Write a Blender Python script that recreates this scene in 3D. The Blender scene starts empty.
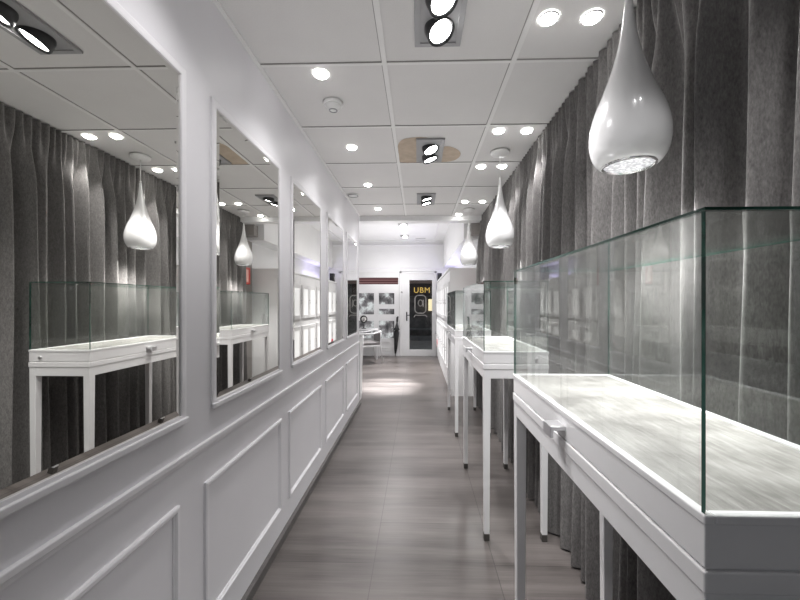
import bpy, bmesh, math, random
from mathutils import Vector, Matrix
random.seed(7)
S = bpy.context.scene
COL = S.collection
PI = math.pi
CAMZ = 1.3
CEIL = 2.405
WL = -0.75          # left wall face
FRONT = 4.64        # end of the corridor, start of the front shop
BACK = 8.86         # street wall of the front shop
HI = 2.83           # front shop ceiling

# ------------------------------------------------------------------ helpers
def tag(o, label=None, cat=None, group=None, kind=None):
    if label: o['label'] = label
    if cat: o['category'] = cat
    if group: o['group'] = group
    if kind: o['kind'] = kind
    return o

def empty(name, loc=(0, 0, 0), rz=0.0):
    o = bpy.data.objects.new(name, None)
    COL.objects.link(o)
    o.location = loc
    o.rotation_euler = (0, 0, rz)
    o.empty_display_size = 0.1
    return o

class MB:
    """collects shapes for ONE mesh object"""
    def __init__(self):
        self.bm = bmesh.new()
    def _add(self, verts, faces, mi=0, smooth=False):
        vs = [self.bm.verts.new(v) for v in verts]
        out = []
        for f in faces:
            try:
                fc = self.bm.faces.new([vs[i] for i in f])
                fc.material_index = mi
                fc.smooth = smooth
                out.append(fc)
            except ValueError:
                pass
        return vs, out
    def box(self, x0, x1, y0, y1, z0, z1, mi=0, bev=0.0, seg=2, M=None):
        v = [(x0, y0, z0), (x1, y0, z0), (x1, y1, z0), (x0, y1, z0),
             (x0, y0, z1), (x1, y0, z1), (x1, y1, z1), (x0, y1, z1)]
        f = [(0, 3, 2, 1), (4, 5, 6, 7), (0, 1, 5, 4), (1, 2, 6, 5), (2, 3, 7, 6), (3, 0, 4, 7)]
        if M is not None:
            v = [M @ Vector(p) for p in v]
        vs, fs = self._add(v, f, mi)
        if bev > 0:
            es = list({e for fc in fs for e in fc.edges})
            bmesh.ops.bevel(self.bm, geom=es, offset=bev, segments=seg, affect='EDGES', profile=0.5, material=mi)
        return self
    def taper(self, cx, cy, z0, z1, h0, h1, mi=0):
        v = []
        for z, h in ((z0, h0), (z1, h1)):
            v += [(cx - h, cy - h, z), (cx + h, cy - h, z), (cx + h, cy + h, z), (cx - h, cy + h, z)]
        f = [(0, 3, 2, 1), (4, 5, 6, 7), (0, 1, 5, 4), (1, 2, 6, 5), (2, 3, 7, 6), (3, 0, 4, 7)]
        vs, fs = self._add(v, f, mi)
        es = list({e for fc in fs for e in fc.edges})
        bmesh.ops.bevel(self.bm, geom=es, offset=0.0015, segments=1, affect='EDGES', material=mi)
        return self
    def lathe(self, prof, n=48, M=None, mi=0, smooth=True, cap=True):
        v = []
        for r, z in prof:
            for k in range(n):
                a = 2 * PI * k / n
                p = Vector((r * math.cos(a), r * math.sin(a), z))
                v.append(M @ p if M is not None else p)
        f = []
        for j in range(len(prof) - 1):
            for k in range(n):
                f.append((j * n + k, j * n + (k + 1) % n, (j + 1) * n + (k + 1) % n, (j + 1) * n + k))
        self._add(v, f, mi, smooth)
        if cap:
            for j, rev in ((0, True), (len(prof) - 1, False)):
                if prof[j][0] > 1e-6:
                    idx = [j * n + k for k in range(n)]
                    if rev: idx.reverse()
                    self._add([v[i] for i in idx], [tuple(range(n))], mi, False)
        return self
    def tube(self, pts, r, n=10, mi=0):
        pts = [Vector(p) for p in pts]
        rs = r if isinstance(r, (list, tuple)) else [r] * len(pts)
        v = []
        for i, p in enumerate(pts):
            d = (pts[min(i + 1, len(pts) - 1)] - pts[max(i - 1, 0)]).normalized()
            q = d.to_track_quat('Z', 'Y')
            for k in range(n):
                a = 2 * PI * k / n
                v.append(p + q @ Vector((rs[i] * math.cos(a), rs[i] * math.sin(a), 0)))
        f = []
        for j in range(len(pts) - 1):
            for k in range(n):
                f.append((j * n + k, j * n + (k + 1) % n, (j + 1) * n + (k + 1) % n, (j + 1) * n + k))
        self._add(v, f, mi, True)
        m = (len(pts) - 1) * n
        self._add([v[k] for k in range(n)][::-1], [tuple(range(n))], mi)
        self._add([v[m + k] for k in range(n)], [tuple(range(n))], mi)
        return self
    def torus(self, R, r, M=None, N=48, n=10, mi=0):
        v = []
        for j in range(N):
            a = 2 * PI * j / N
            for k in range(n):
                b = 2 * PI * k / n
                p = Vector(((R + r * math.cos(b)) * math.cos(a), (R + r * math.cos(b)) * math.sin(a), r * math.sin(b)))
                v.append(M @ p if M is not None else p)
        f = [(j * n + k, ((j + 1) % N) * n + k, ((j + 1) % N) * n + (k + 1) % n, j * n + (k + 1) % n)
             for j in range(N) for k in range(n)]
        self._add(v, f, mi, True)
        return self
    def poly(self, pts, mi=0):
        self._add(pts, [tuple(range(len(pts)))], mi)
        return self
    def build(self, name, mats, parent=None):
        me = bpy.data.meshes.new(name)
        bmesh.ops.remove_doubles(self.bm, verts=self.bm.verts, dist=1e-6)
        bmesh.ops.recalc_face_normals(self.bm, faces=self.bm.faces)
        self.bm.to_mesh(me)
        self.bm.free()
        for m in (mats if isinstance(mats, (list, tuple)) else [mats]):
            me.materials.append(m)
        o = bpy.data.objects.new(name, me)
        COL.objects.link(o)
        if parent is not None:
            o.parent = parent
        return o

def struct(name, mb, mats, parent=None):
    o = mb.build(name, mats, parent)
    if parent is None:
        o['kind'] = 'structure'
    return o

def copy_tree(o, parent=None):
    c = o.copy()
    COL.objects.link(c)
    if parent is not None:
        c.parent = parent
    for ch in list(o.children):
        copy_tree(ch, c)
    return c

# ------------------------------------------------------------------ materials
def new_mat(name):
    m = bpy.data.materials.new(name)
    m.use_nodes = True
    nt = m.node_tree
    b = nt.nodes['Principled BSDF']
    return m, nt, b

def coord(nt, scale=(1, 1, 1), rot=(0, 0, 0), loc=(0, 0, 0)):
    tc = nt.nodes.new('ShaderNodeTexCoord')
    mp = nt.nodes.new('ShaderNodeMapping')
    mp.inputs['Scale'].default_value = scale
    mp.inputs['Rotation'].default_value = rot
    mp.inputs['Location'].default_value = loc
    nt.links.new(tc.outputs['Object'], mp.inputs['Vector'])
    return mp.outputs['Vector']

def noise(nt, vec, scale, detail=4, rough=0.55):
    n = nt.nodes.new('ShaderNodeTexNoise')
    n.inputs['Scale'].default_value = scale
    n.inputs['Detail'].default_value = detail
    n.inputs['Roughness'].default_value = rough
    nt.links.new(vec, n.inputs['Vector'])
    return n.outputs['Fac']

def ramp(nt, fac, stops):
    r = nt.nodes.new('ShaderNodeValToRGB')
    els = r.color_ramp.elements
    els[0].position, els[0].color = stops[0][0], (*stops[0][1], 1)
    els[1].position, els[1].color = stops[-1][0], (*stops[-1][1], 1)
    for p, c in stops[1:-1]:
        e = els.new(p)
        e.color = (*c, 1)
    nt.links.new(fac, r.inputs['Fac'])
    return r.outputs['Color']

def bump(nt, b, h, strength=0.2, dist=0.01):
    n = nt.nodes.new('ShaderNodeBump')
    n.inputs['Strength'].default_value = strength
    n.inputs['Distance'].default_value = dist
    nt.links.new(h, n.inputs['Height'])
    nt.links.new(n.outputs['Normal'], b.inputs['Normal'])

def mix(nt, fac, a, b, mode='MIX'):
    m = nt.nodes.new('ShaderNodeMix')
    m.data_type = 'RGBA'
    m.blend_type = mode
    if isinstance(fac, (int, float)): m.inputs[0].default_value = fac
    else: nt.links.new(fac, m.inputs[0])
    for i, s in ((6, a), (7, b)):
        if isinstance(s, tuple): m.inputs[i].default_value = (*s, 1)
        else: nt.links.new(s, m.inputs[i])
    return m.outputs[2]

def paint(name, col, rough=0.5, var=0.04, scale=6, metal=0.0, bmp=0.0, bscale=200, spec=None, coat=0.0):
    m, nt, b = new_mat(name)
    v = coord(nt)
    lo = tuple(c * (1 - var) for c in col)
    hi = tuple(min(1, c * (1 + var)) for c in col)
    nt.links.new(ramp(nt, noise(nt, v, scale), [(0.3, lo), (0.7, hi)]), b.inputs['Base Color'])
    b.inputs['Roughness'].default_value = rough
    b.inputs['Metallic'].default_value = metal
    if spec is not None: b.inputs['Specular IOR Level'].default_value = spec
    if coat: b.inputs['Coat Weight'].default_value = coat
    if bmp: bump(nt, b, noise(nt, v, bscale, 2), bmp, 0.002)
    return m

def emit(name, col, strength):
    m, nt, b = new_mat(name)
    b.inputs['Base Color'].default_value = (0.8, 0.8, 0.8, 1)
    b.inputs['Emission Color'].default_value = (*col, 1)
    b.inputs['Emission Strength'].default_value = strength
    return m

def clear_glass(name, tint, base=0.05):
    m = bpy.data.materials.new(name)
    m.use_nodes = True
    nt = m.node_tree
    nt.nodes.clear()
    out = nt.nodes.new('ShaderNodeOutputMaterial')
    tr = nt.nodes.new('ShaderNodeBsdfTransparent')
    tr.inputs['Color'].default_value = (*tint, 1)
    gl = nt.nodes.new('ShaderNodeBsdfGlossy')
    gl.inputs['Roughness'].default_value = 0.0
    lw = nt.nodes.new('ShaderNodeLayerWeight')
    lw.inputs['Blend'].default_value = 0.5
    p = nt.nodes.new('ShaderNodeMath'); p.operation = 'POWER'
    p.inputs[1].default_value = 4.0
    nt.links.new(lw.outputs['Facing'], p.inputs[0])
    q = nt.nodes.new('ShaderNodeMath'); q.operation = 'MULTIPLY_ADD'
    q.inputs[1].default_value = 0.9
    q.inputs[2].default_value = base
    nt.links.new(p.outputs[0], q.inputs[0])
    mx = nt.nodes.new('ShaderNodeMixShader')
    nt.links.new(q.outputs[0], mx.inputs[0])
    nt.links.new(tr.outputs[0], mx.inputs[1])
    nt.links.new(gl.outputs[0], mx.inputs[2])
    nt.links.new(mx.outputs[0], out.inputs[0])
    return m

M = {}
M['wall'] = paint('wall_paint', (0.755, 0.745, 0.77), 0.42, 0.02, 3, bmp=0.03)
M['wall_trim'] = paint('trim_paint', (0.79, 0.78, 0.80), 0.35, 0.02, 5)
M['shop_white'] = paint('shop_white', (0.80, 0.80, 0.80), 0.4, 0.02, 3)
M['taupe'] = paint('taupe_panel', (0.30, 0.28, 0.265), 0.5, 0.06, 6)
M['case_white'] = paint('case_lacquer', (0.80, 0.795, 0.80), 0.28, 0.015, 9, coat=0.2)
M['dark_base'] = paint('dark_skirting', (0.10, 0.093, 0.09), 0.4, 0.15, 12)
M['foot'] = paint('dark_foot_cap', (0.06, 0.055, 0.05), 0.5, 0.1, 30)
M['chrome'] = paint('chrome', (0.82, 0.82, 0.83), 0.12, 0.02, 20, metal=1.0)
M['satin'] = paint('satin_metal', (0.70, 0.70, 0.71), 0.3, 0.03, 30, metal=0.9)
M['grey_frame'] = paint('grey_lamp_frame', (0.33, 0.33, 0.335), 0.45, 0.03, 20)
M['black'] = paint('black_plastic', (0.015, 0.015, 0.016), 0.35, 0.2, 20)
M['black_metal'] = paint('black_lamp_body', (0.03, 0.03, 0.032), 0.3, 0.1, 20)
M['porcelain'] = paint('white_gloss', (0.70, 0.70, 0.70), 0.22, 0.01, 5, coat=0.6)
M['plastic'] = paint('white_plastic', (0.74, 0.74, 0.73), 0.4, 0.02, 12)
M['hole'] = paint('bare_board', (0.47, 0.385, 0.30), 0.85, 0.10, 18)
M['red'] = paint('red_enamel', (0.55, 0.06, 0.045), 0.35, 0.06, 20)
M['pink'] = paint('red_tag', (0.75, 0.12, 0.15), 0.5, 0.06, 20)
M['grey_fabric'] = paint('grey_upholstery', (0.19, 0.18, 0.18), 0.9, 0.1, 60, bmp=0.2)
M['bulb'] = emit('lamp_glow', (1.0, 0.99, 0.97), 14)
M['bulb_big'] = emit('spot_lamp_glow', (1.0, 0.99, 0.98), 12)
M['glow_pane'] = emit('lit_niche', (1.0, 1.0, 1.0), 0.22)
M['soft_glow'] = emit('street_lamp_glow', (1.0, 0.80, 0.45), 0.45)
M['pane'] = clear_glass('case_glass', (0.972, 0.984, 0.977), 0.045)
M['door_pane'] = clear_glass('door_glass', (0.93, 0.95, 0.94), 0.02)

# crystal lens under the pendants
m, nt, b = new_mat('crystal_lens')
v = coord(nt)
vo = nt.nodes.new('ShaderNodeTexVoronoi'); vo.inputs['Scale'].default_value = 95
nt.links.new(v, vo.inputs['Vector'])
c = ramp(nt, vo.outputs['Distance'], [(0.0, (0.92, 0.92, 0.93)), (0.6, (0.42, 0.42, 0.44))])
nt.links.new(c, b.inputs['Base Color'])
nt.links.new(c, b.inputs['Emission Color'])
b.inputs['Emission Strength'].default_value = 0.35
b.inputs['Roughness'].default_value = 0.12
bump(nt, b, vo.outputs['Distance'], 0.8, 0.004)
M['crystal'] = m

# green polished edge of plate glass
m, nt, b = new_mat('glass_edge')
v = coord(nt, (1, 1, 3))
nt.links.new(ramp(nt, noise(nt, v, 3, 2), [(0.3, (0.004, 0.022, 0.016)), (0.7, (0.02, 0.095, 0.068))]), b.inputs['Base Color'])
b.inputs['Roughness'].default_value = 0.12
M['edge'] = m

# mirror
m, nt, b = new_mat('mirror_silver')
v = coord(nt)
nt.links.new(ramp(nt, noise(nt, v, 2, 2), [(0.3, (0.715, 0.71, 0.68)), (0.7, (0.735, 0.73, 0.70))]), b.inputs['Base Color'])
b.inputs['Metallic'].default_value = 1.0
b.inputs['Roughness'].default_value = 0.0
M['mirror'] = m

# mineral ceiling tile
m, nt, b = new_mat('ceiling_tile')
v = coord(nt)
f1 = noise(nt, v, 5, 3)
f2 = noise(nt, v, 260, 2)
c = mix(nt, 0.25, ramp(nt, f1, [(0.3, (0.66, 0.65, 0.64)), (0.7, (0.69, 0.68, 0.67))]),
        ramp(nt, f2, [(0.35, (0.60, 0.59, 0.58)), (0.6, (0.70, 0.69, 0.68))]))
nt.links.new(c, b.inputs['Base Color'])
b.inputs['Roughness'].default_value = 0.7
b.inputs['Specular IOR Level'].default_value = 0.25
bump(nt, b, f2, 0.12, 0.002)
M['tile'] = m
M['tbar'] = paint('ceiling_bar', (0.74, 0.735, 0.725), 0.45, 0.02, 10)
M['joint'] = paint('ceiling_joint', (0.30, 0.29, 0.28), 0.8, 0.08, 10)

# grey wood look floor tiles: planks across, joints lengthwise
m, nt, b = new_mat('floor_tile')
v = coord(nt, (1, 1, 1), (0, 0, PI / 2), (0, 0.22, 0))
br = nt.nodes.new('ShaderNodeTexBrick')
br.offset = 0.37
br.inputs['Scale'].default_value = 1.0
br.inputs['Brick Width'].default_value = 0.90
br.inputs['Row Height'].default_value = 0.60
br.inputs['Mortar Size'].default_value = 0.0022
br.inputs['Mortar Smooth'].default_value = 0.1
br.inputs['Color1'].default_value = (0.95, 0.95, 0.95, 1)
br.inputs['Color2'].default_value = (1.05, 1.05, 1.05, 1)
br.inputs['Mortar'].default_value = (0.55, 0.55, 0.55, 1)
nt.links.new(v, br.inputs['Vector'])
vs = coord(nt, (0.8, 13, 1))
s1 = noise(nt, vs, 1.0, 5, 0.6)
vs2 = coord(nt, (4, 150, 1))
s2 = noise(nt, vs2, 1.0, 4, 0.6)
vs3 = coord(nt, (1.0, 3.0, 1))
s3 = noise(nt, vs3, 1.0, 3, 0.5)
c = ramp(nt, s1, [(0.33, (0.043, 0.037, 0.034)), (0.5, (0.098, 0.086, 0.081)), (0.66, (0.170, 0.151, 0.143))])
c = mix(nt, 0.35, c, ramp(nt, s2, [(0.3, (0.05, 0.043, 0.040)), (0.7, (0.175, 0.157, 0.149))]))
c = mix(nt, 0.30, c, ramp(nt, s3, [(0.38, (0.040, 0.034, 0.032)), (0.62, (0.175, 0.157, 0.149))]))
c = mix(nt, 1.0, c, br.outputs['Color'], 'MULTIPLY')
nt.links.new(c, b.inputs['Base Color'])
nt.links.new(ramp(nt, s1, [(0.2, (0.26, 0.26, 0.26)), (0.8, (0.40, 0.40, 0.40))]), b.inputs['Roughness'])
bump(nt, b, s2, 0.06, 0.002)
M['floor'] = m

# velvet curtain
m, nt, b = new_mat('velvet')
vs = coord(nt, (100, 100, 40))
s1 = noise(nt, vs, 1.0, 4, 0.65)
vs2 = coord(nt, (260, 260, 90))
s2 = noise(nt, vs2, 1.0, 3, 0.6)
c = ramp(nt, s1, [(0.25, (0.085, 0.081, 0.079)), (0.5, (0.145, 0.139, 0.136)), (0.75, (0.22, 0.212, 0.207))])
c = mix(nt, 0.45, c, ramp(nt, s2, [(0.3, (0.07, 0.067, 0.065)), (0.7, (0.23, 0.221, 0.216))]))
nt.links.new(c, b.inputs['Base Color'])
b.inputs['Roughness'].default_value = 0.85
b.inputs['Specular IOR Level'].default_value = 0.2
b.inputs['Sheen Weight'].default_value = 0.55
b.inputs['Sheen Roughness'].default_value = 0.35
b.inputs['Sheen Tint'].default_value = (0.8, 0.78, 0.77, 1)
bump(nt, b, s2, 0.25, 0.003)
M['velvet'] = m

# woven liner of the showcase deck
m, nt, b = new_mat('deck_liner')
vs = coord(nt, (110, 13, 1), (0, 0, 0.12))
s1 = noise(nt, vs, 1.0, 5, 0.65)
vs2 = coord(nt, (5, 7, 1))
s2 = noise(nt, vs2, 1.0, 4, 0.6)
c = ramp(nt, s1, [(0.3, (0.08, 0.075, 0.068)), (0.5, (0.19, 0.18, 0.168)), (0.7, (0.36, 0.35, 0.335))])
c = mix(nt, 0.5, c, ramp(nt, s2, [(0.35, (0.095, 0.09, 0.082)), (0.65, (0.38, 0.37, 0.352))]))
nt.links.new(c, b.inputs['Base Color'])
b.inputs['Roughness'].default_value = 0.6
bump(nt, b, s1, 0.25, 0.002)
M['liner'] = m

# ------------------------------------------------------------------ the setting
struct('floor', MB().box(-2.6, 1.6, -1.6, 9.0, -0.06, 0.0), M['floor'])
struct('ceiling', MB().box(WL - 0.12, 0.95, -1.6, FRONT - 0.035, CEIL + 0.006, CEIL + 0.05), M['tile'])
# ceiling grid: long bars and cross bars with dark joints beside them
g = MB()
for x in (-0.155, 0.437):
    g.box(x - 0.011, x + 0.011, -1.6, FRONT - 0.04, CEIL, CEIL + 0.01)
struct('trim_1', g, M['tbar'])
g = MB()
for x in (-0.155, 0.437):
    g.box(x - 0.0145, x - 0.0115, -1.6, FRONT - 0.04, CEIL + 0.003, CEIL + 0.01)
ys = [1.06 + 0.598 * k for k in range(-4, 6)]
for y in ys:
    g.box(WL, 0.83, y - 0.0025, y + 0.0025, CEIL + 0.0025, CEIL + 0.01)
struct('trim_2', g, M['joint'])
g = MB()
for y in ys:
    g.box(WL, 0.83, y + 0.0025, y + 0.018, CEIL + 0.001, CEIL + 0.01)
g.box(WL, WL + 0.018, -1.6, FRONT - 0.04, CEIL - 0.002, CEIL + 0.01)
struct('trim_3', g, M['tbar'])

struct('wall_left', MB().box(WL - 0.12, WL, -1.6, 4.58, 0.0, CEIL + 0.006), M['wall'])
struct('wall_right', MB().box(0.90, 1.0, -1.6, FRONT, 0.0, CEIL + 0.006), M['taupe'])
struct('baseboard_left', MB().box(WL, WL + 0.022, -1.6, 4.58, 0.0, 0.045, bev=0.002), M['dark_base'])

# chair rail in two steps
g = MB()
g.box(WL, WL + 0.014, -1.6, 4.58, 0.800, 0.818, bev=0.003)
g.box(WL, WL + 0.008, -1.6, 4.58, 0.786, 0.801, bev=0.0025)
struct('trim_4', g, M['wall_trim'])

# wainscot panel mouldings
def frame_mb(y0, y1, z0, z1, w, d, x=WL):
    mb = MB()
    for (wa, wb, dd) in ((0, w, d), (w * 0.55, w * 1.25, d * 0.5)):
        # mitred ring
        o = [(y0 + wa, z0 + wa), (y1 - wa, z0 + wa), (y1 - wa, z1 - wa), (y0 + wa, z1 - wa)]
        i = [(y0 + wb, z0 + wb), (y1 - wb, z0 + wb), (y1 - wb, z1 - wb), (y0 + wb, z1 - wb)]
        v = [(x, *p) for p in o] + [(x + dd * 0.75, *p) for p in o]
        oi = [((p[0] * 3 + q[0]) / 4, (p[1] * 3 + q[1]) / 4) for p, q in zip(o, i)]
        io = [((p[0] + q[0] * 3) / 4, (p[1] + q[1] * 3) / 4) for p, q in zip(o, i)]
        v += [(x + dd, *p) for p in oi] + [(x + dd, *p) for p in io]
        v += [(x + dd * 0.6, *p) for p in i] + [(x, *p) for p in i]
        f = []
        for r in range(5):
            for k in range(4):
                f.append((r * 4 + k, r * 4 + (k + 1) % 4, (r + 1) * 4 + (k + 1) % 4, (r + 1) * 4 + k))
        mb._add(v, f)
    return mb
for k, (y0, y1) in enumerate([(0.40, 1.105), (1.243, 1.947), (2.07, 2.755), (2.90, 3.60), (3.735, 4.43)]):
    struct('trim_%d' % (5 + k), frame_mb(y0, y1, 0.172, 0.670, 0.019, 0.012), M['wall_trim'])

# header beam where the low ceiling stops
struct('trim_10', MB().box(WL, 0.90, FRONT - 0.035, FRONT + 0.12, 2.350, 2.47, bev=0.003), M['shop_white'])
struct('wall_header', MB().box(-2.6, 0.90, FRONT + 0.005, FRONT + 0.12, 2.47, HI), M['shop_white'])

# front shop shell
g = MB()
# street wall around window opening (x -1.75..-.49, z .0..2.03) and door opening (x -.46..+.46, z 0..2.07)
for (x0, x1, z0, z1) in ((-2.6, -1.75, 0, HI), (-1.75, -0.485, 2.06, HI), (-0.485, -0.455, 0, HI),
                         (-0.455, 0.455, 2.075, HI), (0.455, 1.6, 0, HI)):
    g.box(x0, x1, BACK, BACK + 0.14, z0, z1)
struct('wall_front', g, M['shop_white'])
struct('wall_front_left', MB().box(-2.6, -2.5, FRONT, BACK, 0, HI), M['shop_white'])
struct('wall_front_right', MB().box(0.86, 0.96, 5.05, BACK, 0, 2.16), M['shop_white'])
struct('ceiling_front', MB().box(-2.6, 1.6, FRONT + 0.0, BACK + 0.14, HI, HI + 0.05), M['shop_white'])
g = MB()
g.box(0.62, 1.1, FRONT + 0.25, BACK, 2.16, HI)
struct('wall_bulkhead', g, M['shop_white'])
g = MB()
g.box(-2.5, 0.62, BACK - 0.03, BACK, 2.70, 2.74, bev=0.006)
g.box(-2.5, 0.62, BACK - 0.012, BACK, 2.13, 2.16, bev=0.004)
g.box(0.375, 0.41, FRONT + 0.13, BACK, HI - 0.02, HI, bev=0.004)
struct('trim_11', g, M['wall_trim'])
struct('trim_14', MB().box(0.70, 0.90, FRONT + 0.122, FRONT + 0.24, 2.20, 2.35, bev=0.003), M['taupe'])
struct('wall_pillar', MB().box(0.86, 0.96, FRONT - 0.03, 5.04, 0, 2.35), M['taupe'])
struct('trim_12', MB().box(-1.75, -0.485, BACK - 0.02, BACK + 0.12, 1.925, 2.06, bev=0.004), M['plastic'])

# ------------------------------------------------------------------ street door and window
d = empty('door_1', (0, BACK, 0)); d['kind'] = 'structure'
g = MB()
for (x0, x1, z0, z1) in ((-0.45, -0.21, 0.0, 2.07), (0.345, 0.45, 0.0, 2.07), (-0.21, 0.345, 1.86, 2.07), (-0.21, 0.345, 0.0, 0.155)):
    g.box(x0, x1, 0.0, 0.06, z0, z1, bev=0.004)
g.box(-0.45, -0.40, -0.02, 0.0, 0.0, 2.07, bev=0.003)
g.box(0.40, 0.45, -0.02, 0.0, 0.0, 2.07, bev=0.003)
g.box(-0.45, 0.45, -0.02, 0.0, 2.03, 2.07, bev=0.003)
g.build('door_frame', M['shop_white'], d)
MB().box(-0.21, 0.345, 0.028, 0.034, 0.155, 1.86).build('door_pane', M['door_pane'], d)
g = MB()
g.box(-0.29, -0.262, -0.012, 0.0, 0.86, 1.08, bev=0.003)
g.tube([(-0.276, -0.012, 1.0), (-0.276, -0.05, 1.0), (-0.19, -0.055, 1.0)], 0.009)
g.build('door_handle', M['black_metal'], d)
MB().lathe([(0.0, 0.012), (0.02, 0.012), (0.022, 0.0)], 20, Matrix.Translation((-0.40, -0.02, 1.56)) @ Matrix.Rotation(PI / 2, 4, 'X')).build('lock_cylinder', M['grey_frame'], d)
# emblem drawn on the pane: rounded square outline around a ring with a tail, line below
def stroke(mb, pts, w, y):
    pts = [Vector((p[0], y, p[1])) for p in pts]
    for a, b_ in zip(pts[:-1], pts[1:]):
        dd = (b_ - a)
        if dd.length < 1e-6: continue
        n = Vector((-dd.z, 0, dd.x)).normalized() * w / 2
        e = dd.normalized() * w * 0.2
        mb.poly([a - n - e, b_ - n + e, b_ + n + e, a + n - e])
def rrect(cx, cz, w, h, r):
    out = []
    for (sx, sz, a0) in ((1, 1, 0), (-1, 1, 90), (-1, -1, 180), (1, -1, 270)):
        for k in range(7):
            a = math.radians(a0 + 15 * k)
            out.append((cx + sx * (w / 2 - r) + r * math.cos(a), cz + sz * (h / 2 - r) + r * math.sin(a)))
    out.append(out[0])
    return out
g = MB()
cx, cz = 0.06, 1.27
stroke(g, rrect(cx, cz, 0.27, 0.44, 0.09), 0.022, 0.026)
stroke(g, [(cx + 0.055 * math.cos(a * PI / 12), cz + 0.03 + 0.075 * math.sin(a * PI / 12)) for a in range(25)], 0.022, 0.0262)
stroke(g, [(cx + 0.066, cz + 0.105), (cx + 0.066, cz - 0.06)], 0.022, 0.0264)
stroke(g, [(cx - 0.16, 0.95), (cx - 0.13, 1.0), (cx + 0.13, 1.0), (cx + 0.16, 0.95)], 0.016, 0.026)
M['decal'] = paint('grey_white_film', (0.40, 0.385, 0.37), 0.6, 0.05, 20)
g.build('pane_emblem', M['decal'], d)['label'] = 'pale outlined rounded square emblem on the door glass'

w = empty('window_1', (0, BACK, 0)); w['kind'] = 'structure'
g = MB()
X0, X1 = -1.75, -0.485
xs = [(-1.75, -1.70), (-1.30 + 0.19, -1.30 + 0.30), (-0.60, -0.485)]
# stiles
for a, b_ in ((-1.75, -1.62), (-1.085, -0.965), (-0.585, -0.485)):
    g.box(a, b_, 0.0, 0.06, 0.0, 1.76, bev=0.003)
for (a, b_) in ((-1.62, -1.085), (-0.965, -0.585)):
    for z0, z1 in ((0.0, 0.43), (0.86, 1.02), (1.545, 1.76)):
        g.box(a, b_, 0.005, 0.055, z0, z1, bev=0.003)
g.box(-0.965, -0.585, 0.01, 0.05, 1.155, 1.27, bev=0.002)
g.build('window_frame', M['shop_white'], w)
g = MB()
for z in (0.06, 0.13, 0.20):
    g.box(-1.62, -0.60, -0.012, 0.0, z - 0.006, z + 0.006, bev=0.002)
g.box(-0.87, -0.70, -0.016, 0.0, 0.335, 0.35, bev=0.003)
g.build('window_ledge', M['plastic'], w)
for (a, b_) in ((-1.62, -1.085), (-0.965, -0.585)):
    for z0, z1 in ((0.43, 0.86), (1.02, 1.545)):
        MB().box(a, b_, 0.03, 0.035, z0, z1).build('window_pane', M['door_pane'], w)

# ------------------------------------------------------------------ street
struct('ground', MB().box(-9, 9, 9.0, 20, -0.10, -0.02), paint('asphalt', (0.2, 0.2, 0.21), 0.7, 0.25, 5))
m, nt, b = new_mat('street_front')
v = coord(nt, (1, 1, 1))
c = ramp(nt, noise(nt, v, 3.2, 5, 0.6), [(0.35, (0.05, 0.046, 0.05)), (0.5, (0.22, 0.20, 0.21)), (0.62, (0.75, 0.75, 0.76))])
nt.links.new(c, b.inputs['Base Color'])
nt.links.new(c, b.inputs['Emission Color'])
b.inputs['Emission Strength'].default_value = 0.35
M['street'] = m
fb = MB().box(-6, -0.9, 13.2, 13.4, -0.02, 4.5).build('street_facade', M['street'])
tag(fb, 'mottled grey building front across the street, seen through the white window', 'building')
M['shop_dark'] = paint('dark_shopfront', (0.10, 0.088, 0.09), 0.6, 0.6, 3)
M['brown'] = paint('brown_fascia', (0.42, 0.30, 0.27), 0.6, 0.2, 4)
M['gold'] = emit('gold_letters', (1.0, 0.66, 0.18), 0.30)
M['gold'].node_tree.nodes['Principled BSDF'].inputs['Base Color'].default_value = (0.5, 0.3, 0.06, 1)
sf = empty('shopfront', (0.15, 13.0, -0.02))
tag(sf, 'dark shopfront across the street, seen through the glass door', 'shop')
MB().box(-1.05, 2.2, 0.1, 0.3, 0, 4.5).build('front_wall', M['shop_dark'], sf)
g = MB()
for z in (2.02, 2.16, 2.30):
    g.box(-1.05, 2.2, 0.0, 0.1, z, z + 0.10, bev=0.01)
g.build('fascia', M['brown'], sf)
g = MB()
for x in (-1.0, 0.55, 1.2):
    g.box(x, x + 0.06, 0.02, 0.1, 0, 1.6)
g.box(-1.0, 1.26, 0.02, 0.1, 1.55, 1.62)
g.box(-0.5, 0.5, -0.1, 0.1, 0.35, 0.42)
g.box(-1.0, 1.2, -0.35, 0.1, 0.0, 0.14)
g.build('door_surround', paint('grey_stone', (0.15, 0.15, 0.16), 0.6, 0.3, 6), sf)
sg = empty('shop_sign', (0.15, 12.98, 1.62))
tag(sg, 'dark sign with gold letters UBM above the shop across the street', 'sign')
MB().box(-0.55, 0.75, -0.02, 0.0, -0.06, 0.36, bev=0.004).build('sign_board', paint('sign_brown', (0.04, 0.02, 0.015), 0.5, 0.2, 5), sg)
cu = bpy.data.curves.new('letters_curve', 'FONT')
cu.body = 'UBM'
cu.size = 0.275
cu.extrude = 0.008
cu.offset = 0.0
cu.space_character = 1.12
to = bpy.data.objects.new('letters_tmp', cu)
COL.objects.link(to)
bpy.context.view_layer.update()
me = bpy.data.meshes.new_from_object(to.evaluated_get(bpy.context.evaluated_depsgraph_get()))
bpy.data.objects.remove(to)
me.materials.clear(); me.materials.append(M['gold'])
lt = bpy.data.objects.new('sign_letters', me)
COL.objects.link(lt)
lt.parent = sg
lt.rotation_euler = (PI / 2, 0, 0)
lt.location = (-0.31, -0.03, 0.05)
lt['label'] = 'gold letters UBM'
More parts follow.
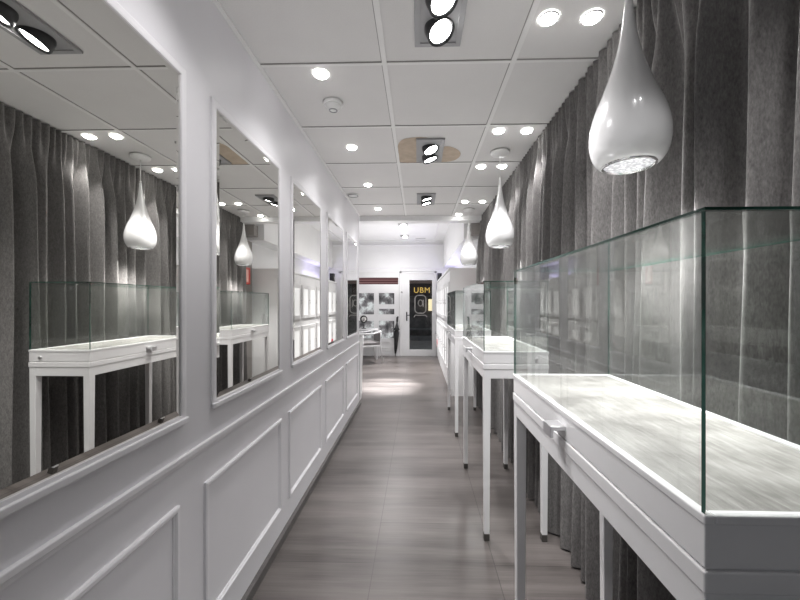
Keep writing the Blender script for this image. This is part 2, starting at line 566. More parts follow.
for (x, z, lab) in ((0.50, 1.02, 'glowing yellow wall lantern right of the dark shop door across the street'),):
    la = empty('wall_lantern', (x, 12.98, z)); tag(la, lab, 'lantern')
    MB().box(-0.13, 0.13, -0.16, -0.02, 0.0, 0.42, bev=0.02).build('lantern_glass', M['soft_glow'], la)
    MB().box(-0.15, 0.15, -0.18, 0.0, 0.42, 0.47, bev=0.01).build('lantern_cap', M['black'], la)
    MB().box(-0.14, 0.14, -0.17, 0.0, -0.03, 0.0, bev=0.005).build('lantern_base', M['black'], la)
# awning over the shop window: striped maroon
aw = empty('awning', (-1.2, BACK + 0.121, 2.0))
tag(aw, 'maroon striped awning hanging outside above the white shop window', 'awning')
m, nt, b = new_mat('awning_stripes')
tc = nt.nodes.new('ShaderNodeTexCoord')
sx = nt.nodes.new('ShaderNodeSeparateXYZ')
nt.links.new(tc.outputs['Generated'], sx.inputs[0])
ma = nt.nodes.new('ShaderNodeMath'); ma.operation = 'MULTIPLY'; ma.inputs[1].default_value = 6.0
nt.links.new(sx.outputs['Z'], ma.inputs[0])
fr = nt.nodes.new('ShaderNodeMath'); fr.operation = 'FRACT'
nt.links.new(ma.outputs[0], fr.inputs[0])
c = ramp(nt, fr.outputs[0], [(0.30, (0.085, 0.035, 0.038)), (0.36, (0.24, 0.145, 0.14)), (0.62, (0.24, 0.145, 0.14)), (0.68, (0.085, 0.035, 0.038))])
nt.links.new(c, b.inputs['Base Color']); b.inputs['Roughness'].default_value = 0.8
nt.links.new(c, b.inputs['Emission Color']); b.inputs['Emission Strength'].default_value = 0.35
g = MB()
g._add([(-0.62, 0.02, 0.04), (0.72, 0.02, 0.04), (0.72, 0.30, -0.26), (-0.62, 0.30, -0.26)], [(0, 1, 2, 3)])
g._add([(-0.62, 0.30, -0.26), (0.72, 0.30, -0.26), (0.72, 0.30, -0.34), (-0.62, 0.30, -0.34)], [(0, 1, 2, 3)])
g.build('awning_cloth', m, aw)
MB().tube([(-0.62, 0.30, -0.34), (0.72, 0.30, -0.34)], 0.012).build('awning_bar', M['plastic'], aw)

# ------------------------------------------------------------------ mirrors on the left wall
def mirror(y0, y1, label):
    z0, z1 = 0.945, 2.02
    r = empty('wall_mirror', (WL, (y0 + y1) / 2, z0))
    tag(r, label, 'mirror', 'bevelled mirrors along the left wall')
    hy = (y1 - y0) / 2; h = z1 - z0
    fw = 0.026
    g = MB()
    # mitred frame ring, stepped: (offset outward, depth)
    prof = [(fw, 0.0), (fw, 0.006), (fw * 0.75, 0.009), (fw * 0.25, 0.009), (0.0, 0.008), (0.0, 0.0)]
    vv = []
    for off, dx in prof:
        vv += [(dx, -hy - off, -off), (dx, hy + off, -off), (dx, hy + off, h + off), (dx, -hy - off, h + off)]
    ff = []
    for q in range(len(prof) - 1):
        for k in range(4):
            ff.append((q * 4 + k, q * 4 + (k + 1) % 4, (q + 1) * 4 + (k + 1) % 4, (q + 1) * 4 + k))
    g._add(vv, ff)
    g.build('frame', M['wall_trim'], r)
    # bottom ledge catches the light
    MB().box(0.0, 0.017, -hy - fw, hy + fw, -fw - 0.001, -fw * 0.35, bev=0.003).build('bottom_rail', M['wall_trim'], r)
    b1, d0, d1 = 0.022, 0.0035, 0.0065
    vv = [(d0, -hy, 0), (d0, hy, 0), (d0, hy, h), (d0, -hy, h),
          (d1, -hy + b1, b1), (d1, hy - b1, b1), (d1, hy - b1, h - b1), (d1, -hy + b1, h - b1),
          (0.001, -hy, 0), (0.001, hy, 0), (0.001, hy, h), (0.001, -hy, h)]
    ff = [(4, 5, 6, 7), (0, 1, 5, 4), (1, 2, 6, 5), (2, 3, 7, 6), (3, 0, 4, 7), (8, 9, 1, 0), (9, 10, 2, 1), (10, 11, 3, 2), (11, 8, 0, 3), (11, 10, 9, 8)]
    g = MB(); g._add(vv, ff)
    g.build('mirror_glass', M['mirror'], r)
    return r
mirror(0.485, 1.113, 'largest and nearest wall mirror, running out of the left edge of the photo')
mirror(1.310, 1.918, 'second wall mirror from the front, showing a pendant lamp and a small red box')
mirror(2.130, 2.740, 'third wall mirror from the front, in the middle of the row on the left wall')
mirror(2.965, 3.575, 'fourth wall mirror from the front, narrow in view with a violet glow in it')
mirror(3.775, 4.385, 'farthest wall mirror, next to the opening into the front shop')

# ------------------------------------------------------------------ curtain
def curtain():
    """long pleated curtain: pinch pleats at the top, deep irregular folds below"""
    y0, y1 = -1.2, FRONT - 0.05
    # fold positions
    edges = [y0]
    while edges[-1] < y1:
        edges.append(edges[-1] + random.uniform(0.075, 0.145))
    N = len(edges) - 1
    amp = [random.uniform(0.030, 0.058) for _ in range(N)]
    skew = [random.uniform(0.28, 0.72) for _ in range(N)]
    drift = [random.uniform(-0.010, 0.012) for _ in range(N + 1)]
    lean = [random.uniform(-0.02, 0.02) for _ in range(N + 1)]
    zs = [0.012, 0.25, 0.6, 0.95, 1.3, 1.6, 1.85, 2.05, 2.18, 2.25, 2.29, 2.32, 2.345, 2.375, 2.404]
    SUB = 18
    bm = bmesh.new()
    grid = []
    for z in zs:
        row = []
        t = max(0.0, min(1.0, (z - 2.02) / 0.33))
        t = t * t * (3 - 2 * t)
        for k in range(N):
            for s in range(SUB):
                u = s / SUB
                sk = skew[k] * (1 - t) + 0.5 * t
                # two-sided fold: ridge towards the room at u = sk
                w = (u / sk) if u < sk else (1 - u) / (1 - sk)
                soft = 0.5 - 0.5 * math.cos(PI * w)
                sharp = w
                low = 0.62 * soft + 0.38 * sharp ** 1.5
                # pinch: narrow ridge with three little tucks
                c = abs(u - 0.5) * 2
                pin = max(0.0, 1 - c * 2.2) ** 0.6
                pin *= 1.0 - 0.25 * (0.5 + 0.5 * math.cos(u * 2 * PI * 7))
                bulge = 0.30 * math.sin(PI * u)
                hi = 0.36 + 0.34 * (0.5 - 0.5 * math.cos(u * 2 * PI * 2 + k)) + 0.22 * bulge
                a = amp[k] * (1 - t) + 0.042 * t
                d = a * 2 * (low * (1 - t) + hi * t)
                yy = edges[k] + (edges[k + 1] - edges[k]) * u
                yy += (drift[k] * (1 - u) + drift[k + 1] * u) * math.sin(z * 1.4 + k) + (lean[k] * (1 - u) + lean[k + 1] * u) * (1 - z / 2.4)
                flare = 0.035 * (1 - z / 2.4)
                wob = 0.006 * math.sin(z * 3.1 + k * 1.7)
                xx = 0.858 - d - flare * (0.3 + 0.7 * low) + wob * (1 - t)
                xx = max(xx, 0.722 if z < 1.5 else 0.70)
                row.append(bm.verts.new((xx, yy, z)))
        grid.append(row)
    for a, b_ in zip(grid[:-1], grid[1:]):
        for i in range(len(a) - 1):
            f = bm.faces.new((a[i], b_[i], b_[i + 1], a[i + 1]))
            f.smooth = True
    me = bpy.data.meshes.new('curtain')
    bm.to_mesh(me); bm.free()
    me.materials.append(M['velvet'])
    o = bpy.data.objects.new('curtain', me)
    COL.objects.link(o)
    sm = o.modifiers.new('smooth', 'SUBSURF'); sm.levels = 1; sm.render_levels = 1
    return o
cu = curtain()
tag(cu, 'long dark grey velvet curtain in pinch pleats along the right wall, behind the showcases', 'curtain')
g = MB().box(0.862, 0.888, -1.2, FRONT - 0.05, 2.396, 2.411, bev=0.002)
tr = g.build('curtain_track', M['tbar'], cu)

# ------------------------------------------------------------------ showcases
L = 0.905; HD = 0.1775          # length (y), half depth (x); aisle side is -x
def make_case():
    r = empty('showcase', (0, 0, 0))
    hl = L / 2
    # table frame: apron with ledge
    g = MB()
    g.box(-HD, HD, -hl, hl, 0.938, 0.966, bev=0.0025)
    for (a, b_, c_, d_) in ((-HD + 0.003, -HD + 0.024, -hl + 0.003, hl - 0.003), (HD - 0.024, HD - 0.003, -hl + 0.003, hl - 0.003),
                            (-HD + 0.024, HD - 0.024, -hl + 0.003, -hl + 0.024), (-HD + 0.024, HD - 0.024, hl - 0.024, hl - 0.003)):
        g.box(a, b_, c_, d_, 0.888, 0.939, bev=0.0015)
    g.build('apron', M['case_white'], r)
    for sx in (-1, 1):
        for sy in (-1, 1):
            cx = sx * (HD - 0.021); cy = sy * (hl - 0.021)
            lg = MB().taper(cx, cy, 0.038, 0.9385, 0.0145, 0.0185).build('leg', M['case_white'], r)
            MB().taper(cx, cy, 0.0, 0.038, 0.0150, 0.0150).build('foot_cap', M['foot'], lg)['label'] = 'dark foot cap'
    # tray with raised rim
    t = MB()
    t.box(-HD + 0.002, HD - 0.002, -hl + 0.002, hl - 0.002, 0.969, 1.028, bev=0.002)
    t.box(-HD + 0.006, HD - 0.006, -hl + 0.006, hl - 0.006, 0.962, 0.970)
    for (a, b_, c_, d_) in ((-HD, -HD + 0.014, -hl, hl), (HD - 0.014, HD, -hl, hl),
                            (-HD + 0.014, HD - 0.014, -hl, -hl + 0.014), (-HD + 0.014, HD - 0.014, hl - 0.014, hl)):
        t.box(a, b_, c_, d_, 1.024, 1.036, bev=0.002)
    t.build('tray', M['case_white'], r)
    MB().box(-HD + 0.015, HD - 0.015, -hl + 0.015, hl - 0.015, 1.027, 1.032, bev=0.001).build('deck_liner', M['liner'], r)['label'] = 'grey streaked woven lining of the deck'
    # square pull on the aisle side
    h = MB()
    h.box(-HD - 0.034, -HD + 0.003, -0.026, 0.026, 0.990, 1.000, bev=0.001)
    h.box(-HD - 0.034, -HD - 0.027, -0.026, 0.026, 0.972, 0.992, bev=0.001)
    h.build('handle', M['satin'], r)['label'] = 'square satin metal pull'
    # lock on the end
    k = MB()
    k.lathe([(0.010, 0.0), (0.010, 0.006), (0.008, 0.008), (0.0, 0.008)], 20, Matrix.Translation((0.108, -hl + 0.003, 0.992)) @ Matrix.Rotation(PI / 2, 4, 'X'))
    k.build('lock', M['satin'], r)
    # glass: two long panes, two ends, lid
    T = 0.0055; zb, zt = 1.034, 1.420
    def pane(name, x0, x1, y0, y1, z0, z1, thin):
        g = MB()
        g.box(x0, x1, y0, y1, z0, z1)
        g.bm.normal_update()
        for f in g.bm.faces:
            n = f.normal
            f.material_index = 0 if abs(n[thin]) > 0.9 else 1
        return g.build(name, [M['pane'], M['edge']], r)
    TL = 0.0045
    pane('glass_front', -HD + 0.003, -HD + 0.003 + T, -hl + 0.0034 + T, hl - 0.0034 - T, zb, zt - TL, 0)
    pane('glass_back', HD - 0.003 - T, HD - 0.003, -hl + 0.0034 + T, hl - 0.0034 - T, zb, zt - TL, 0)
    pane('glass_end', -HD + 0.003, HD - 0.003, -hl + 0.003, -hl + 0.003 + T, zb, zt - TL, 1)
    pane('glass_end', -HD + 0.003, HD - 0.003, hl - 0.003 - T, hl - 0.003, zb, zt - TL, 1)
    pane('glass_lid', -HD + 0.003, HD - 0.003, -hl + 0.003, hl - 0.003, zt - TL + 0.0005, zt, 2)
    return r
CX = 0.355 + HD
case0 = make_case()
for k, (cy, lab) in enumerate(((0.4575 + L / 2, 'nearest white glass showcase on legs, large at the right edge of the photo'),
                               (1.975 + L / 2, 'middle white glass showcase on legs, between the nearest and the farthest one'),
                               (3.515 + L / 2, 'farthest white glass showcase on legs, by the opening into the front shop'))):
    c = case0 if k == 0 else copy_tree(case0)
    c.location = (CX, cy, 0)
    tag(c, lab, 'showcase', 'glass showcases in a row before the curtain')

# ------------------------------------------------------------------ pendant lamps
def make_pendant(zlow):
    r = empty('pendant_lamp', (0, 0, 0))          # origin at ceiling
    prof = [(0.0075, 0.490), (0.0090, 0.482), (0.0105, 0.46), (0.0135, 0.43), (0.0185, 0.39), (0.0265, 0.345), (0.0385, 0.295),
            (0.0545, 0.245), (0.071, 0.20), (0.087, 0.160), (0.098, 0.120), (0.1025, 0.085), (0.1005, 0.052), (0.093, 0.025), (0.081, 0.006), (0.072, 0.0), (0.068, 0.004), (0.068, 0.02)]
    # smooth the profile
    P = [Vector((a, b_, 0)) for a, b_ in prof]
    out = []
    for i in range(len(P) - 1):
        p0, p1, p2, p3 = P[max(i - 1, 0)], P[i], P[i + 1], P[min(i + 2, len(P) - 1)]
        for s in range(4):
            t = s / 4
            q = 0.5 * ((2 * p1) + (p2 - p0) * t + (2 * p0 - 5 * p1 + 4 * p2 - p3) * t * t + (3 * p1 - p0 - 3 * p2 + p3) * t ** 3)
            out.append((max(q.x, 0.001), q.y))
    out.append(prof[-1])
    zb = zlow - CEIL
    sh = MB().lathe([(a, b_ + zb) for a, b_ in out], 64, cap=False).build('lamp_shade', M['porcelain'], r)
    MB().lathe([(0.069, zb + 0.004), (0.0690, zb - 0.003), (0.065, zb - 0.005), (0.062, zb + 0.004)], 48, cap=False).build('lens_ring', M['chrome'], sh)
    MB().lathe([(0.0, zb + 0.0015), (0.03, zb + 0.0005), (0.064, zb + 0.001), (0.064, zb + 0.012), (0.0, zb + 0.012)], 48, cap=False).build('crystal_lens', M['crystal'], sh)
    MB().tube([(0, 0, zb + 0.487), (0, 0, -0.02)], 0.0028, 8).tube([(0, 0, zb + 0.484), (0, 0, zb + 0.505)], 0.0055, 10).build('cord', M['plastic'], r)
    MB().lathe([(0.004, -0.030), (0.02, -0.027), (0.058, -0.022), (0.066, -0.014), (0.067, 0.0)], 40).build('ceiling_rose', M['plastic'], r)
    return r
PEND = [(0.60, 1.045), (0.60, 2.66), (0.60, 4.27)]
for k, ((x, y), lab) in enumerate(zip(PEND, ('nearest white teardrop pendant lamp, hanging over the near glass showcase',
                                            'middle white teardrop pendant lamp, hanging over the second glass showcase',
                                            'farthest white teardrop pendant lamp, hanging by the header of the front shop'))):
    p = make_pendant((1.692, 1.713, 1.752)[k])
    p.location = (x, y, CEIL)
    tag(p, lab, 'lamp', 'teardrop pendant lamps')

# ------------------------------------------------------------------ lights of the ceiling
def spot(x, y, z, power, angle=110, blend=0.8, rot=(0, 0, 0), size=0.03, col=(1.0, 0.98, 0.985)):
    l = bpy.data.lights.new('spot', 'SPOT')
    l.energy = power; l.spot_size = math.radians(angle); l.spot_blend = blend
    l.shadow_soft_size = size; l.color = col
    o = bpy.data.objects.new('spot_light', l)
    COL.objects.link(o)
    o.location = (x, y, z); o.rotation_euler = rot
    return o

def make_downlight():
    r = empty('downlight', (0, 0, 0))
    MB().lathe([(0.033, 0.002), (0.034, -0.0015), (0.036, -0.002), (0.0385, -0.0015), (0.039, 0.004)], 32, cap=False).build('bezel', M['plastic'], r)
    MB().lathe([(0.0, -0.010), (0.018, -0.009), (0.029, -0.004), (0.0335, 0.002), (0.0, 0.002)], 32, cap=False).build('lens', M['bulb'], r)
    return r
dl0 = make_downlight()
first = True
def downlight(x, y, z, label, power, group, angle=78):
    global first
    r = dl0 if first else copy_tree(dl0)
    first = False
    r.location = (x, y, z)
    tag(r, label, 'ceiling light', group)
    spot(x, y, z - 0.02, power, 130 if x < 0 else angle, rot=(0, -0.12 if x < 0 else 0, 0))
    if x < 0: spot(x, y, z - 0.02, PL * 2.2, 62, 1.0, rot=(0, -0.62, 0))
PL, PR, UP, PP = 6.0, 12.5, 1.9, 21.0
gl, gr = 'downlights along the left wall', 'downlights above the showcases'
downlight(-0.47, 1.737, CEIL, 'round downlight by the left wall, nearest of its row, beside the smoke detector', PL, gl)
downlight(-0.473, 2.561, CEIL, 'round downlight by the left wall, second of its row from the front', PL, gl)
downlight(-0.47, 3.375, CEIL, 'round downlight by the left wall, third of its row from the front', PL, gl)
downlight(-0.47, 4.232, CEIL, 'round downlight by the left wall, farthest of its row near the header beam', PL, gl)
downlight(0.508, 1.42, CEIL, 'round downlight left of the nearest pendant, left one of the nearest pair', PR, gr)
downlight(0.675, 1.42, CEIL, 'round downlight nearest to the near pendant, right one of the nearest pair', PR, gr)
downlight(0.52, 2.344, CEIL, 'round downlight before the middle pendant rose, left one of the second pair', PR, gr)
downlight(0.70, 2.344, CEIL, 'round downlight before the middle pendant rose, right one of the second pair, by the curtain', PR, gr)
downlight(0.512, 2.95, CEIL, 'round downlight just left of the middle pendant cord', PR, gr)
downlight(0.682, 2.95, CEIL, 'round downlight just behind the middle pendant cord', PR, gr)
downlight(0.514, 3.968, CEIL, 'round downlight left of the middle pendant bulb, left one of a far pair', PR, gr)
downlight(0.705, 3.968, CEIL, 'round downlight touching the curtain top behind the middle pendant, right one of a far pair', PR, gr)
downlight(0.508, 4.52, CEIL, 'round downlight beside the farthest pendant cord, right at the header beam', PR, gr)

spot(-0.47, 0.93, CEIL - 0.02, PL * 0.9, 130, rot=(0, -0.12, 0))
spot(-0.47, 0.93, CEIL - 0.02, PL * 2.2, 62, 1.0, rot=(0, -0.62, 0))
for (x, y) in ((0.51, 0.55), (0.68, 0.55)):
    spot(x, y, CEIL - 0.02, PR * 0.7, 78)
# added unseen upward spots, fill imitating bounce onto ceiling and upper walls
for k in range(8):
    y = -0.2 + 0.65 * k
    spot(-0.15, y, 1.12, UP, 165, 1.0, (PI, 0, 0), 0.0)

# pendants shine down on the decks
for x, y in PEND:
    spot(x, y, 1.672, PP, 132, 0.8, size=0.05)

def make_double(yl):
    r = empty('double_spotlight', (0, 0, 0))
    hx, hy = 0.097, 0.195
    g = MB()
    for (a, b_, c_, d_) in ((-hx, -hx + 0.022, -hy, hy), (hx - 0.022, hx, -hy, hy), (-hx + 0.022, hx - 0.022, -hy, -hy + 0.022), (-hx + 0.022, hx - 0.022, hy - 0.022, hy)):
        g.box(a, b_, c_, d_, -0.008, 0.004, bev=0.001)
    g.box(-hx + 0.02, hx - 0.02, -hy + 0.02, hy - 0.02, -0.004, 0.004)
    g.build('frame', M['grey_frame'], r)
    for y, tx, ty in yl:
        T = Matrix.Translation((0.004, y, -0.014)) @ Matrix.Rotation(tx, 4, 'X') @ Matrix.Rotation(ty, 4, 'Y')
        h = MB().lathe([(0.045, 0.05), (0.056, 0.025), (0.0585, -0.014), (0.0555, -0.019), (0.047, -0.010)], 40, T, cap=False).build('lamp_head', M['black_metal'], r)
        MB().lathe([(0.0, -0.014), (0.03, -0.0135), (0.046, -0.010), (0.047, -0.004), (0.0, -0.004)], 40, T, cap=False).build('lamp_lens', M['bulb_big'], h)
    return r
DD = 0.42
for (x, y, lab, yl, pw) in ((0.083, 1.355, 'nearest grey square double spotlight in the ceiling, cut by the top edge of the photo', ((-0.055, -0.22, -0.42), (0.090, -0.25, -0.40)), 44),
                            (0.085, 2.625, 'middle grey square double spotlight, set beside bare brown cut-outs in the ceiling', ((-0.065, -0.16, -0.38), (0.100, 0.05, -0.33)), 44),
                            (0.085, 3.845, 'farthest grey square double spotlight, before the header beam', ((-0.08, 0.05, -0.25), (0.08, 0.02, -0.25)), 30)):
    r = make_double(yl); r.location = (x, y, CEIL)
    tag(r, lab, 'ceiling light', 'grey double spotlights')
    for (dy, tx, ty) in yl:
        spot(x + 0.004, y + dy, CEIL - 0.06, pw * 0.5, 66, 0.9, (tx * 0.3, ty * 0.9, 0), 0.05)

# bare cut-out in the tile around the middle double spot
def blob(pts):
    n = len(pts); out = []
    for i in range(n):
        p0, p1, p2, p3 = [Vector(pts[(i + k) % n]) for k in (-1, 0, 1, 2)]
        for s in range(6):
            t = s / 6
            q = 0.5 * ((2 * p1) + (p2 - p0) * t + (2 * p0 - 5 * p1 + 4 * p2 - p3) * t * t + (3 * p1 - p0 - 3 * p2 + p3) * t ** 3)
            out.append((q.x, q.y, CEIL + 0.004))
    return out
g = MB()
g.poly(blob([(-0.138, 2.84), (-0.143, 2.70), (-0.142, 2.54), (-0.105, 2.45), (-0.04, 2.42), (0.03, 2.42), (0.08, 2.45), (0.10, 2.60), (0.12, 2.60), (0.20, 2.56), (0.27, 2.60), (0.315, 2.68), (0.305, 2.78), (0.24, 2.84), (0.10, 2.845)]))
for f in g.bm.faces: f.normal_flip()
struct('trim_13', g, M['hole'])

# smoke detector and small sensor
r = empty('smoke_detector', (-0.469, 1.985, CEIL)); tag(r, 'white round smoke detector on the ceiling behind the nearest left downlight', 'smoke detector')
MB().lathe([(0.0, -0.012), (0.050, -0.012), (0.054, -0.006), (0.054, 0.004)], 40).build('base_plate', M['plastic'], r)
MB().lathe([(0.0, -0.040), (0.022, -0.040), (0.034, -0.034), (0.042, -0.020), (0.044, -0.011), (0.0, -0.011)], 40, cap=False).build('sensor_cap', M['plastic'], r)
MB().torus(0.02, 0.004, Matrix.Translation((0, 0, -0.040)), 32, 8).build('sensor_ring', M['grey_frame'], r)
r = empty('ceiling_sensor', (-0.665, 3.68, CEIL)); tag(r, 'small flat round ceiling plate at the top of the left wall', 'ceiling plate')
MB().lathe([(0.0, -0.008), (0.052, -0.008), (0.058, -0.003), (0.058, 0.004)], 36).build('plate', M['plastic'], r)
MB().torus(0.050, 0.005, Matrix.Translation((0, 0, -0.008)), 36, 8).build('rim', M['grey_frame'], r)

# ------------------------------------------------------------------ front shop things
for (x, y, lab) in ((-0.29, 6.98, 'single square spotlight in the front shop ceiling, the nearer of two'),
                    (-0.31, 8.20, 'single square spotlight in the front shop ceiling, the farther of two, near the street wall')):
    r = empty('square_spotlight', (x, y, HI)); tag(r, lab, 'ceiling light', 'square spotlights in the front shop')
    g = MB()
    for (a, b_, c_, d_) in ((-0.095, -0.07, -0.095, 0.095), (0.07, 0.095, -0.095, 0.095), (-0.07, 0.07, -0.095, -0.07), (-0.07, 0.07, 0.07, 0.095)):
        g.box(a, b_, c_, d_, -0.010, 0.004, bev=0.001)
    g.box(-0.07, 0.07, -0.07, 0.07, -0.004, 0.004)
    g.build('frame', M['grey_frame'], r)
    T = Matrix.Translation((0.01, 0, -0.02)) @ Matrix.Rotation(-0.3, 4, 'X')
    h = MB().lathe([(0.050, 0.03), (0.058, 0.018), (0.0595, -0.012), (0.054, -0.012)], 32, T, cap=False).build('lamp_head', M['black_metal'], r)
    MB().lathe([(0.0, -0.016), (0.0535, -0.012), (0.054, -0.004), (0.0, -0.004)], 32, T, cap=False).build('lamp_lens', M['bulb_big'], h)
    spot(x, y, HI - 0.06, 190, 66, 0.9, (-0.25, 0, 0), 0.06)
spot(-0.29, 6.95, HI - 0.06, 1100, 24, 0.9, (-0.43, 0.07, 0), 0.06)
for y in (6.2, 7.6):  # added wide fill for the front shop, no fixture at these spots
    spot(-0.5, y, HI - 0.03, 20, 165, 0.6, size=0.1)
for y in (5.7, 7.0, 8.0):  # added unseen upward fill to brighten the front shop ceiling and walls
    spot(-0.6, y, 1.25, 16, 170, 1.0, (PI, 0, 0), 0.0)
r = empty('air_vent', (0.06, 8.55, HI)); tag(r, 'thin grey slot vent in the front shop ceiling by the street wall', 'vent')
MB().box(-0.13, 0.13, -0.04, 0.04, -0.008, 0.004, bev=0.001).build('vent_frame', M['plastic'], r)
MB().box(-0.115, 0.115, -0.025, 0.025, -0.010, -0.006).build('vent_slot', M['grey_frame'], r)

# tall display cabinets along the right of the front shop
CF = 0.425
def make_cabinet():
    r = empty('display_cabinet', (0, 0, 0))
    W = 0.84
    g = MB()
    g.box(0.02, 0.43, 0.0, W, 0.08, 1.76, bev=0.003)
    g.box(0.04, 0.43, 0.0, W, 0.0, 0.08)
    g.box(0.0, 0.43, 0.0, W, 1.76, 1.79, bev=0.003)
    g.build('body', M['shop_white'], r)
    for k in range(2):
        for z0, z1 in ((0.30, 0.92), (1.04, 1.60)):
            y0, y1 = 0.03 + k * 0.395, 0.03 + k * 0.395 + 0.385
            g = MB()
            for (a, b_, c_, e_) in ((y0, y0 + 0.06, z0, z1), (y1 - 0.06, y1, z0, z1), (y0 + 0.06, y1 - 0.06, z0, z0 + 0.06), (y0 + 0.06, y1 - 0.06, z1 - 0.06, z1)):
                g.box(0.0, 0.02, a, b_, c_, e_, bev=0.002)
            dd = g.build('door', M['shop_white'], r)
            MB().box(0.008, 0.0195, y0 + 0.06, y1 - 0.06, z0 + 0.06, z1 - 0.06).build('lit_pane', M['glow_pane'], dd)
            MB().tube([(-0.004, y1 - 0.03, (z0 + z1) / 2 - 0.03), (-0.018, y1 - 0.03, (z0 + z1) / 2 - 0.025), (-0.018, y1 - 0.03, (z0 + z1) / 2 + 0.025), (-0.004, y1 - 0.03, (z0 + z1) / 2 + 0.03)], 0.004, 8).build('door_pull', M['chrome'], dd)
    return r
cab0 = make_cabinet()
for k, lab in enumerate(('tall white cabinet with lit panes, nearest of four in the front shop',
                         'tall white cabinet with lit panes, second of four in the front shop',
                         'tall white cabinet with lit panes, third of four in the front shop',
                         'tall white cabinet with lit panes, farthest of four, beside the street door')):
    c = cab0 if k == 0 else copy_tree(cab0)
    c.location = (CF, 5.06 + k * 0.845, 0)
    tag(c, lab, 'cabinet', 'white display cabinets in the front shop')
# violet tinted strip light in the recess above the cabinets
l = bpy.data.lights.new('strip', 'AREA'); l.energy = 1.3; l.color = (0.60, 0.55, 1.0); l.shape = 'RECTANGLE'; l.size = 0.1; l.size_y = 1.2
o = bpy.data.objects.new('strip_light', l); COL.objects.link(o); o.location = (0.80, 7.9, 1.84); o.rotation_euler = (PI, 0, 0)

r = empty('loudspeaker', (0.46, 8.28, 1.79)); tag(r, 'small black loudspeaker on top of the cabinet beside the street door', 'speaker')
MB().box(-0.02, 0.08, -0.07, 0.07, 0.0, 0.19, bev=0.006).build('speaker_box', M['black'], r)
MB().lathe([(0.0, 0.004), (0.035, 0.004), (0.045, 0.0)], 24, Matrix.Translation((-0.02, 0, 0.08)) @ Matrix.Rotation(-PI / 2, 4, 'Y')).build('speaker_cone', M['grey_frame'], r)
r = empty('red_tag', (0.425, 7.98, 0.40)); tag(r, 'small red tag on the front of the cabinets by the street door', 'tag')
MB().box(-0.010, -0.001, -0.06, 0.06, 0.0, 0.10, bev=0.002).build('tag_plate', M['pink'], r)
MB().box(-0.008, -0.001, 0.02, 0.04, -0.08, 0.0).build('tag_strip', M['pink'], r)

# fire alarm box on the pillar at the end of the curtain
r = empty('fire_alarm_box', (0.86, 4.80, 1.55)); tag(r, 'red fire alarm box on the taupe pillar at the far end of the curtain', 'alarm box')
MB().box(-0.045, 0.003, -0.10, 0.10, 0.0, 0.23, bev=0.006).build('box_body', M['red'], r)
MB().box(-0.049, -0.044, -0.05, 0.04, 0.03, 0.20, bev=0.002).build('front_plate', paint('pale_red', (0.8, 0.42, 0.36), 0.4, 0.05, 20), r)

# low counter just past the left wall
r = empty('counter', (-1.35, 4.85, 0)); tag(r, 'low white counter end just past the end of the left wall', 'counter')
MB().box(-0.55, 0.585, -0.09, 0.09, 0.06, 0.86, bev=0.003).build('counter_body', M['shop_white'], r)
MB().box(-0.56, 0.60, -0.10, 0.10, 0.86, 0.885, bev=0.003).build('counter_top', M['case_white'], r)
MB().box(-0.54, 0.575, -0.08, 0.08, 0.0, 0.06).build('plinth', M['shop_white'], r)

# desk and armchair at the far left of the front shop
r = empty('desk', (-1.25, 8.54, 0)); tag(r, 'small white desk in front of the white shop window', 'desk')
MB().box(-0.42, 0.33, -0.24, 0.24, 0.665, 0.70, bev=0.004).build('desk_top', M['case_white'], r)
for x in (-0.39, 0.305):
    for y in (-0.215, 0.215):
        MB().taper(x, y, 0.0, 0.665, 0.014, 0.018).build('leg', M['case_white'], r)
r = empty('armchair', (-1.10, 7.86, 0), -1.1); tag(r, 'white framed armchair with grey seat pulled up to the desk', 'chair')
MB().box(-0.22, 0.22, -0.20, 0.22, 0.40, 0.455, bev=0.015).build('seat', M['grey_fabric'], r)
MB().box(-0.19, 0.19, 0.205, 0.235, 0.46, 0.66, bev=0.01).build('backrest', M['grey_fabric'], r)
g = MB()
g.tube([(-0.24, -0.18, 0.64), (-0.245, 0.05, 0.65), (-0.235, 0.20, 0.68), (-0.15, 0.245, 0.69), (0.15, 0.245, 0.69), (0.235, 0.20, 0.68), (0.245, 0.05, 0.65), (0.24, -0.18, 0.64)], 0.017, 8)
g.build('back_rail', M['case_white'], r)
MB().box(-0.225, 0.225, -0.21, 0.225, 0.365, 0.40, bev=0.004).build('seat_frame', M['case_white'], r)
for sx in (-1, 1):
    MB().tube([(sx * 0.24, -0.18, 0.64), (sx * 0.225, -0.19, 0.38), (sx * 0.225, -0.20, 0.0)], [0.015, 0.017, 0.012], 8).build('leg', M['case_white'], r)
    MB().tube([(sx * 0.20, 0.235, 0.68), (sx * 0.215, 0.215, 0.38), (sx * 0.22, 0.27, 0.0)], [0.013, 0.017, 0.012], 8).build('leg', M['case_white'], r)
r = empty('table_mirror', (-1.27, 8.42, 0.70)); tag(r, 'small round black table mirror standing on the white desk', 'mirror')
MB().lathe([(0.0, 0.0), (0.06, 0.0), (0.058, 0.012), (0.012, 0.018), (0.009, 0.05), (0.009, 0.13), (0.0, 0.13)], 24, cap=False).build('stand', M['black'], r)
T = Matrix.Translation((0, 0, 0.22)) @ Matrix.Rotation(PI / 2, 4, 'X')
MB().torus(0.078, 0.010, T, 32, 8).build('rim', M['black'], r)
MB().lathe([(0.0, 0.003), (0.076, 0.003), (0.076, -0.003), (0.0, -0.003)], 32, T, cap=False).build('mirror_glass', M['mirror'], r)
r = empty('display_stand', (-1.43, 8.42, 0.70)); tag(r, 'tall black jewellery stand on the desk beside the round table mirror', 'stand')
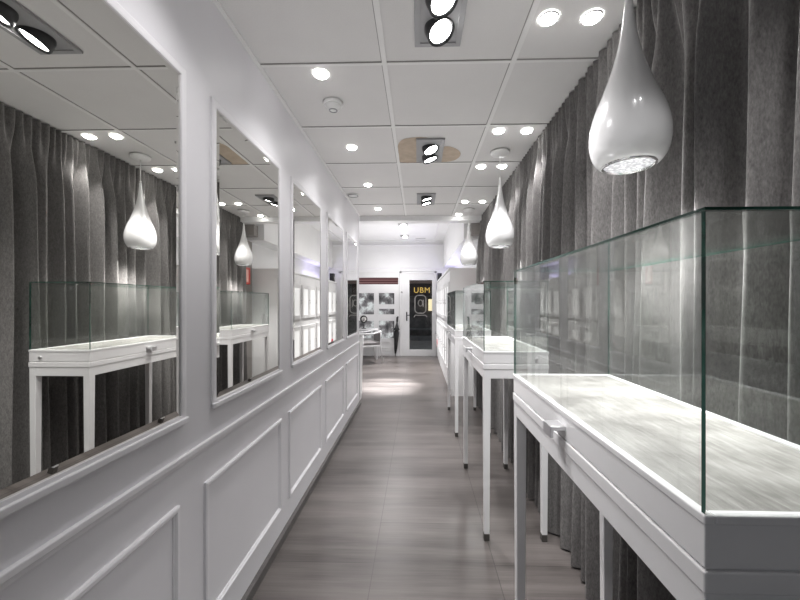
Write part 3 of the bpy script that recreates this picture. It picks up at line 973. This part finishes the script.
MB().lathe([(0.0, 0.0), (0.07, 0.0), (0.07, 0.02), (0.045, 0.04), (0.045, 0.22), (0.03, 0.27), (0.022, 0.34), (0.0, 0.345)], 24, cap=False).build('bust', M['black'], r)
MB().lathe([(0.072, -0.001), (0.075, 0.004), (0.072, 0.010)], 24, cap=False).build('base_rim', M['chrome'], r)

# folded umbrella leaning by the door
r = empty('umbrella', (-0.555, 8.78, 0)); tag(r, 'black folded umbrella leaning between the white window and the street door', 'umbrella')
r.rotation_euler = (0.02, 0.055, 0); r.scale = (1.25, 1.0, 1.0)
MB().lathe([(0.0, 0.06), (0.014, 0.07), (0.030, 0.20), (0.044, 0.42), (0.052, 0.58), (0.036, 0.64), (0.062, 0.66), (0.036, 0.70), (0.022, 0.78), (0.0, 0.80)], 16, cap=False).build('canopy', M['black'], r)
MB().tube([(0, 0, 0.0), (0, 0, 0.90)], 0.006, 8).build('shaft', M['black_metal'], r)
MB().tube([(0, 0, 0.79), (0, 0, 0.86), (0.002, 0, 0.95), (0.010, 0, 0.965), (0.016, 0, 0.95)], 0.020, 8).build('handle', M['black'], r)

# ------------------------------------------------------------------ world, camera, colour
wd = bpy.data.worlds.new('world'); S.world = wd
wd.use_nodes = True
wd.node_tree.nodes['Background'].inputs[0].default_value = (0.80, 0.84, 0.90, 1)
wd.node_tree.nodes['Background'].inputs[1].default_value = 0.13

cam = bpy.data.cameras.new('camera')
cam.sensor_width = 36.0
cam.lens = 361.0 / 800.0 * 36.0
cam.shift_x = -8.0 / 800.0
cam.shift_y = 3.0 / 800.0
cam.clip_start = 0.02
co = bpy.data.objects.new('camera', cam)
COL.objects.link(co)
co.location = (0, 0, CAMZ)
co.rotation_euler = (PI / 2, 0, math.atan(10 / 361.0))
S.camera = co
S.view_settings.view_transform = 'Standard'
S.view_settings.look = 'None'
S.view_settings.exposure = 1.27
S.cycles.max_bounces = 12
S.cycles.transparent_max_bounces = 40
S.cycles.use_denoising = True
S.cycles.sample_clamp_indirect = 6.0
